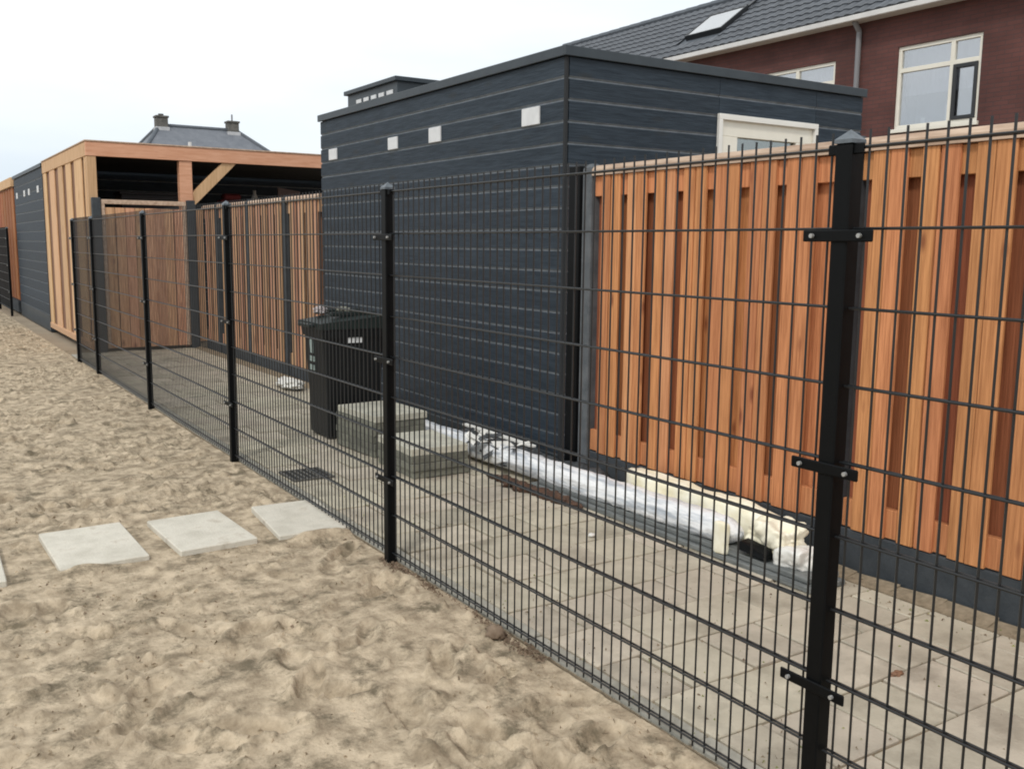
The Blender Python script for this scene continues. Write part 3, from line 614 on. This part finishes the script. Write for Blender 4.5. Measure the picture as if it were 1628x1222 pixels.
def lumpy_box(x0, y0, z0, x1, y1, z1, amp, seed, n_=14, slope=0.):
    bm = bmesh.new(); bmesh.ops.create_cube(bm, size=1); bmesh.ops.subdivide_edges(bm, edges=bm.edges[:], cuts=n_, use_grid_fill=True)
    for v in bm.verts:
        c = v.co.copy(); r_ = 1 - .10 * (abs(c.x * 2) ** 6 * abs(c.z * 2) ** 6) - .05 * abs(c.y * 2) ** 8
        x = (x0 + x1) / 2 + c.x * r_ * (x1 - x0); y = (y0 + y1) / 2 + c.y * (y1 - y0); z = (z0 + z1) / 2 + c.z * r_ * (z1 - z0) + slope * c.y * (c.z + .5)
        p = Vector((x * 9, y * 6, z * 9)) + Vector((seed, 0, 0)); k = mn.noise(p) + .5 * abs(mn.noise(p * 2.7))
        d = Vector((c.x, c.y * .4, c.z)).normalized() * amp * k; v.co = Vector((x, y, max(z + d.z, .002))) + Vector((d.x, d.y, 0))
    bm.verts.index_update(); mb = MB(); mb.add([v.co for v in bm.verts], [[v.index for v in f.verts] for f in bm.faces]); bm.free(); return mb
o = smooth(part('foam_bundle', lumpy_box(3.83, 3.40, .03, 3.985, 4.60, .232, .022, 3.0, 18, .03), M['foam'], None, (3.9, 4.0, 0))); tag(o, 'cream foam sheeting tucked between the plastic roll and the fence', 'foam sheets')
o = smooth(part('crumpled_sheet', lumpy_box(3.70, 3.20, .085, 3.90, 3.44, .215, .075, 12.0, 16), M['foam'], None, (3.82, 3.3, 0))); tag(o, 'crumpled cream plastic heap at the near end of the roll', 'plastic sheet')
o = smooth(part('hanging_flap', lumpy_box(3.60, 3.50, .03, 3.635, 3.58, .20, .012, 5.0, 8), M['foam'], None, (3.62, 3.54, 0))); tag(o, 'narrow white flap of sheeting hanging over the roll end', 'flap')
o = smooth(part('white_sack', lumpy_box(3.66, 3.06, .04, 3.83, 3.22, .145, .05, 21.0, 16), M['white'], None, (3.8, 3.06, 0))); tag(o, 'crumpled white sack beside the front fence post at the bundle end', 'sack')
o = part('black_clip', MB().hexa([(3.62, 3.42, .085), (3.62, 3.24, .075), (3.69, 3.24, .075), (3.69, 3.42, .085), (3.63, 3.42, .130), (3.63, 3.26, .10), (3.69, 3.26, .12), (3.69, 3.42, .135)]), M['black'], None, (3.62, 3.3, .1)); tag(o, 'small black strap lump on the crumpled cream plastic', 'strap')
# printed / torn wrap near the stack
mb = MB()
for k in range(26):
    a = random.uniform(0, 6.28); cx = 3.64 + random.uniform(-.10, .10); cy = 5.88 + random.uniform(-.28, .30); cz = .16 + random.uniform(-.10, .09); r_ = random.uniform(.03, .09)
    u = Vector((math.cos(a), math.sin(a), random.uniform(-.6, .6))) * r_; v_ = Vector((-math.sin(a), math.cos(a), random.uniform(-.6, .6))) * r_ * .4
    c = Vector((cx, cy, max(cz, .05))); n_ = u.cross(v_).normalized() * .002
    mb.hexa([c - u - v_ - n_, c + u - v_ * .6 - n_, c + u * .8 + v_ - n_, c - u + v_ - n_, c - u - v_ + n_, c + u - v_ * .6 + n_, c + u * .8 + v_ + n_, c - u + v_ + n_], k % 2)
o = part('torn_wrapping', mb, [M['white'], M['darkwrap']], None, (3.64, 5.88, 0)); tag(o, 'torn black and white wrapping between low slab stack and roll', 'wrapping', None, 'stuff')
o = smooth(part('brown_debris', roll((3.50, 5.75, .015), (3.57, 4.70, .012), .05, .022, 1.1, 90, 14, 31.0, .3), M['debris'], None, (3.48, 5.3, 0))); tag(o, 'dark brown soil and scraps along the edge of the roll', 'debris', None, 'stuff')
o = part('white_edged_panel', MB().bev(3.99, 5.9, .0, 4.02, 6.95, .125, .003, 1).bev(3.985, 5.9, .126, 4.03, 6.95, .145, .003, 0), [M['white'], M['darkwrap']], None, (4.0, 6.4, 0)); tag(o, 'dark low panel with white top edge leaning at the shed wall', 'panel')
o = smooth(part('dark_sheeting', roll((3.93, 7.0, .05), (3.98, 4.85, .05), .07, .07, .5, 80, 12, 51.0, .1), M['darkwrap'], None, (3.95, 6, 0))); tag(o, 'dark crumpled sheeting between the wrapped roll and the shed wall', 'sheeting')
o = smooth(part('white_wrap', blob(3.74, 10.45, .055, .11, .27, .06, .4, 15, 4, 6), M['white'], None, (3.74, 10.6, 0))); tag(o, 'small white wrapped bundle left of the wheelie bin by the brown fence', 'bundle')
o = smooth(part('white_scrap', blob(3.26, 4.20, .012, .022, .018, .01, .4, 4, 2), M['white'], None, (3.26, 4.2, 0))); tag(o, 'tiny white scrap lying on the beige paving', 'scrap')
o = smooth(part('brown_stone', blob(2.06, 3.30, .012, .035, .045, .03, .35, 9, 3), M['stone'], None, (2.06, 3.30, 0))); tag(o, 'brown stone in the sand against the mesh fence bottom', 'stone')
o = smooth(part('brown_scrap', blob(3.19, 2.16, .006, .030, .016, .008, .5, 6, 3), M['larch_brown'], None, (3.19, 2.16, 0))); tag(o, 'small rusty brown scrap on paving right of the front post', 'scrap')
# crumbs, pebbles and bits of moss on the paving and sand
mb = MB()
def crumb(x, y, z, r_, mi):
    p = [(x + random.uniform(-r_, r_), y + random.uniform(-r_, r_), z) for _ in range(3)]
    mb.add(p + [(x, y, z + r_ * random.uniform(.5, 1))], [(0, 1, 3), (1, 2, 3), (2, 0, 3), (2, 1, 0)], mi)
for k in range(1600):
    x = random.choice([random.gauss(2.3, .12), random.uniform(2.2, 3.95), random.gauss(3.9, .06)]); y = 1.2 + 9 * random.random() ** 1.3
    if 2.14 < x < 4.05: crumb(x, y, .002, random.uniform(.003, .011), random.choice([0, 0, 1, 2]))
part('paving_crumbs', mb, [M['joint'], M['stone'], M['weed']], None, (3, 4, 0)); tag(bpy.data.objects['paving_crumbs'], 'scattered crumbs of soil and moss on the paving', 'crumbs', None, 'stuff')
mb = MB()
for k in range(9000):
    y = 1.9 + 14 * random.random() ** 1.8; x = random.uniform(.05, 2.09)
    if vnoise(x, y, 2.3, 12) + random.gauss(0, .12) < .0: continue
    if any(abs(x - q[0]) < .25 and abs(y - q[1]) < .37 for q in SL): continue
    ii = min(np.searchsorted(xs, x), nx - 1); jj = min(np.searchsorted(ys, y), ny - 1)
    crumb(x, y, Z[jj, ii] - .003, random.uniform(.004, .017), random.choice([0] * 14 + [2, 2, 1]))
for k in range(700):
    y = 3.0 + 1.5 * random.random(); crumb(2.09 + random.gauss(0, .018), y, -.006, random.uniform(.006, .018), 1)
part('sand_crumbs', mb, [M['sand'], M['stone'], M['joint']], None, (1, 4, 0)); tag(bpy.data.objects['sand_crumbs'], 'small clods and pebbles strewn over the sand', 'pebbles', None, 'stuff')

# ------------------------------------------------------------------ brick terrace behind
HX = 14.0; ez = 5.44
t = thing('brick_house', (HX, 9, 0), 'dark red brick terrace house with grey tiled roof behind the sheds', 'house')
W1 = (8.80, 10.26, 3.575, 4.875); W2 = (11.49, 13.3, 3.575, 4.85)
wb = MB(); D = .30
ysplit = [2.0, W1[0], W1[1], W2[0], W2[1], 22.0]
for a, b, hole in ((2.0, W1[0], None), (W1[0], W1[1], W1), (W1[1], W2[0], None), (W2[0], W2[1], W2), (W2[1], 22.0, None)):
    if hole: wb.box(HX, a, -.1, HX + D, b, hole[2]).box(HX, a, hole[3], HX + D, b, ez - .05)
    else: wb.box(HX, a, -.1, HX + D, b, ez - .05)
wb.box(HX + D, 21.7, -.1, HX + 3.9, 22, ez - .05).box(HX + D, 2, -.1, HX + 3.9, 2.3, ez - .05).box(HX + 3.6, 2.3, -.1, HX + 3.9, 21.7, ez - .05)
part('wall', wb, M['brick'], t)
def window(y0, y1, z0, z1, mull, trans, dark=None):
    f = MB(); x0, x1 = HX + .03, HX + .11; fw = .06
    f.bev(x0, y0, z0, x1, y1, z0 + fw, .004).bev(x0, y0, z1 - fw, x1, y1, z1, .004).bev(x0, y0, z0 + fw, x1, y0 + fw, z1 - fw, .004).bev(x0, y1 - fw, z0 + fw, x1, y1, z1 - fw, .004)
    f.bev(x0, mull - .035, z0 + fw, x1, mull + .035, z1 - fw, .004).bev(x0, y0 + fw, trans - .035, x1, mull - .036, trans + .035, .004).bev(x0, mull + .036, trans - .035, x1, y1 - fw, trans + .035, .004)
    w_ = part('window', f, M['cream'], t)
    part('sill', MB().bev(HX - .05, y0 - .03, z0 - .06, HX + .10, y1 + .03, z0 - .001, .005), M['cream'], w_)
    for (a, b, c, d) in ((y0 + fw, mull - .035, z0 + fw, trans - .035), (mull + .035, y1 - fw, z0 + fw, trans - .035), (y0 + fw, mull - .035, trans + .035, z1 - fw), (mull + .035, y1 - fw, trans + .035, z1 - fw)):
        part('pane', MB().box(x0 + .035, a, c, x0 + .041, b, d), M['glass'], w_)
    if dark:
        a, b, c, d = y0 + fw, mull - .035, z0 + fw, trans - .035; s = .055
        part('sash', MB().bev(x0 - .02, a, c, x0 + .02, a + s, d, .003).bev(x0 - .02, b - s, c, x0 + .02, b, d, .003).bev(x0 - .02, a + s, c, x0 + .02, b - s, c + s, .003).bev(x0 - .02, a + s, d - s, x0 + .02, b - s, d, .003), M['frame_dark'], w_)
    cb = MB(); n_ = 40
    for k in range(n_):
        ya = y0 + (y1 - y0) * k / n_; yb = y0 + (y1 - y0) * (k + 1) / n_; xa = HX + .26 + .012 * math.sin(k * 1.3); xb = HX + .26 + .012 * math.sin((k + 1) * 1.3)
        cb.add([(xa, ya, z0 + .55), (xb, yb, z0 + .55), (xb, yb, z1), (xa, ya, z1)], [(0, 1, 2, 3)])
    part('curtain', cb, M['curtain'], w_)
    part('room_back', MB().box(HX + .85, y0 - .2, z0 - .3, HX + .88, y1 + .2, z1 + .1), M['room'], w_)
    return w_
w1 = window(*W1[:2], *W1[2:], 9.30, 4.50, True)
for yy, hh in ((8.98, .16), (9.12, .12), (9.42, .30), (9.85, .14)):
    part('sill_ornament', MB().tube((HX + .19, yy, 3.60), (HX + .19, yy, 3.60 + hh), .035, 8), M['white'], w1)
window(*W2[:2], *W2[2:], 12.35, 4.50)
part('gutter', MB().bev(HX - .30, 1.9, ez - .06, HX - .14, 22.1, ez + .03, .01).box(HX - .14, 1.9, ez - .055, HX + .05, 22.1, ez - .035), M['gutter'], t)
part('downpipe', MB().tube((HX - .06, 10.99, .0), (HX - .06, 10.99, 5.24), .045, 10).tube((HX - .06, 10.99, 5.24), (HX - .2, 10.99, ez - .05), .045, 10), M['pipe'], t)
# roof slope with real tiles
PH = math.radians(36); cp, sp = math.cos(PH), math.sin(PH)
rx0, rz0 = HX - .28, ez + .02; RL = 2.02 / cp
ridx, ridz = rx0 + RL * cp, rz0 + RL * sp
def on(s_, y, h=0): return (rx0 + s_ * cp - h * sp, y, rz0 + s_ * sp + h * cp)
mb = MB(); mb.hexa([on(0, 1.9, -.10), on(0, 22.1, -.10), on(RL, 22.1, -.10), on(RL, 1.9, -.10), on(0, 1.9, 0), on(0, 22.1, 0), on(RL, 22.1, 0), on(RL, 1.9, 0)])
mb.hexa([(2 * ridx - rx0, 1.9, rz0 - .1), (2 * ridx - rx0, 22.1, rz0 - .1), (ridx, 22.1, ridz - .1), (ridx, 1.9, ridz - .1), (2 * ridx - rx0, 1.9, rz0), (2 * ridx - rx0, 22.1, rz0), (ridx, 22.1, ridz), (ridx, 1.9, ridz)])
rf = part('roof', mb, M['ridge'], t)
TW, TL = .205, .262
def tile_geo(mb, s0, y):       # one pantile: wavy section, lifted lower edge
    n_ = 6; vs = []
    for (s_, h0) in ((s0, .034), (s0 + TL + .03, .014)):
        for k in range(n_ + 1):
            u = k / n_; h = h0 + .020 * (math.sin(2 * math.pi * u) * .5 + .5); vs.append(on(s_, y + u * TW, h))
    for k in range(n_ + 1): u = k / n_; vs.append(on(s0, y + u * TW, .005 + .0 * u))
    mb.add(vs, [(k, k + 1, n_ + 2 + k, n_ + 1 + k) for k in range(n_)] + [(k, 2 * n_ + 2 + k, 2 * n_ + 3 + k, k + 1) for k in range(n_)])
proto = MB(); tile_geo(proto, 0, 0); tile_me = proto
org = on(0, 0, 0); tile_me.v = [(v[0] - org[0], v[1] - org[1], v[2] - org[2]) for v in tile_me.v]; tme = tile_me.mesh('roof_tile', M['rooftile'])
rows = int(RL / TL); rest = MB(); count = 0
SKY = (14.55, 15.6, .72, 1.62)      # y0,y1,s0,s1 of the roof window
for c_ in range(97):
    y = 2.0 + c_ * TW
    for r in range(rows):
        s0 = r * TL
        if y + TW > SKY[0] and y < SKY[1] and s0 + TL > SKY[2] and s0 < SKY[3] - .05: continue
        if y > 9.4 and count < 300:
            p = on(s0, y, 0); place('roof_tile', tme, rf, p); count += 1
        else: tile_geo(rest, s0, y)
o = part('roof_tiles', rest, M['rooftile'], rf); o['kind'] = 'stuff'
mb = MB()
for k in range(50): mb.tube((ridx, 1.95 + k * .4, ridz + .01), (ridx, 2.37 + k * .4, ridz + .02), .09, 8)
part('ridge_tiles', mb, M['ridge'], rf)['kind'] = 'stuff'
a, b, c, d = SKY
def rbox(mb, y0, y1, s0, s1, h0, h1): return mb.hexa([on(s0, y0, h0), on(s0, y1, h0), on(s1, y1, h0), on(s1, y0, h0), on(s0, y0, h1), on(s0, y1, h1), on(s1, y1, h1), on(s1, y0, h1)])
mb = MB(); rbox(mb, a, b, c, c + .03, 0, .11); rbox(mb, a, b, d - .04, d, 0, .11); rbox(mb, a, a + .04, c + .031, d - .041, 0, .11); rbox(mb, b - .03, b, c + .031, d - .041, 0, .11)
rw = part('roof_window', mb, M['frame_dark'], t)
mb = MB(); rbox(mb, a + .04, b - .03, c + .03, d - .04, .095, .10); part('pane', mb, M['skyglass'], rw)
mb = MB(); rbox(mb, a + .04, b - .03, c + .03, d - .04, .03, .05); part('reflection_sheet', mb, M['white'], rw)  # added white sheet under the glass, painting in its bright sky reflection
mb = MB(); rbox(mb, a - .02, a + .05, d + .001, d + .38, .06, .09); part('flashing', mb, M['frame_dark'], rw)

# ------------------------------------------------------------------ far house: hipped roof with two chimneys
t = thing('distant_house', (16, 60, 0), 'distant house with grey hipped roof and two chimneys above the carport', 'house')
y0_, yr, y1_ = 56, 60.5, 65; xl, xr = 11.05, 22.6; rl, rr = 14.0, 18.55; zr, ze = 8.45, 4.9
part('wall', MB().box(xl + .4, y0_ + .4, 0, xr - .4, y1_ - .4, ze), M['brick'], t)
c1, c2, c3, c4, r1, r2 = (xl, y0_, ze), (xr, y0_, ze), (xr, y1_, ze), (xl, y1_, ze), (rl, yr, zr), (rr, yr, zr)
hr = part('roof', MB().add([c1, c2, c3, c4, r1, r2], [(0, 1, 5, 4), (1, 2, 5), (2, 3, 4, 5), (3, 0, 4), (3, 2, 1, 0)]), M['tile_far'], t)
part('ridge', MB().tube(r1, r2, .12, 8).tube(c1, r1, .12, 8).tube(c2, r2, .12, 8).tube(c4, r1, .12, 8), M['ridge'], hr)
for x, pot in ((14.1, 0), (18.32, 1)):
    ch = part('chimney', MB().bev(x - .33, yr - .33, zr - .3, x + .33, yr + .33, zr + .42, .03).bev(x - .38, yr - .38, zr + .42, x + .38, yr + .38, zr + .54, .02), M['chimney'], hr)
    part('flashing', MB().bev(x - .40, yr - .42, zr - .34, x + .40, yr + .42, zr - .12, .02), M['lead'], t)
    part('chimney_pot', MB().tube((x, yr, zr + .54), (x, yr, zr + (.95 if pot else .66)), .05 if pot else .16, 8), M['pipe'] if pot else M['chimney'], t)
for x, y, z in ((16.0, 57.75, 6.35), (19.0, 57.75, 6.35)):
    part('roof_window', MB().hexa([(x - .35, y - .2, z - .3), (x + .35, y - .2, z - .3), (x + .35, y + .35, z - .2), (x - .35, y + .35, z - .2), (x - .35, y - .1, z + .08), (x + .35, y - .1, z + .08), (x + .35, y + .4, z + .35), (x - .35, y + .4, z + .35)]), M['frame_dark'], t)
part('vent_pipe', MB().tube((15.1, 58.1, 6.5), (15.1, 58.1, 7.35), .10, 8), M['gutter'], t)
o = bpy.data.objects
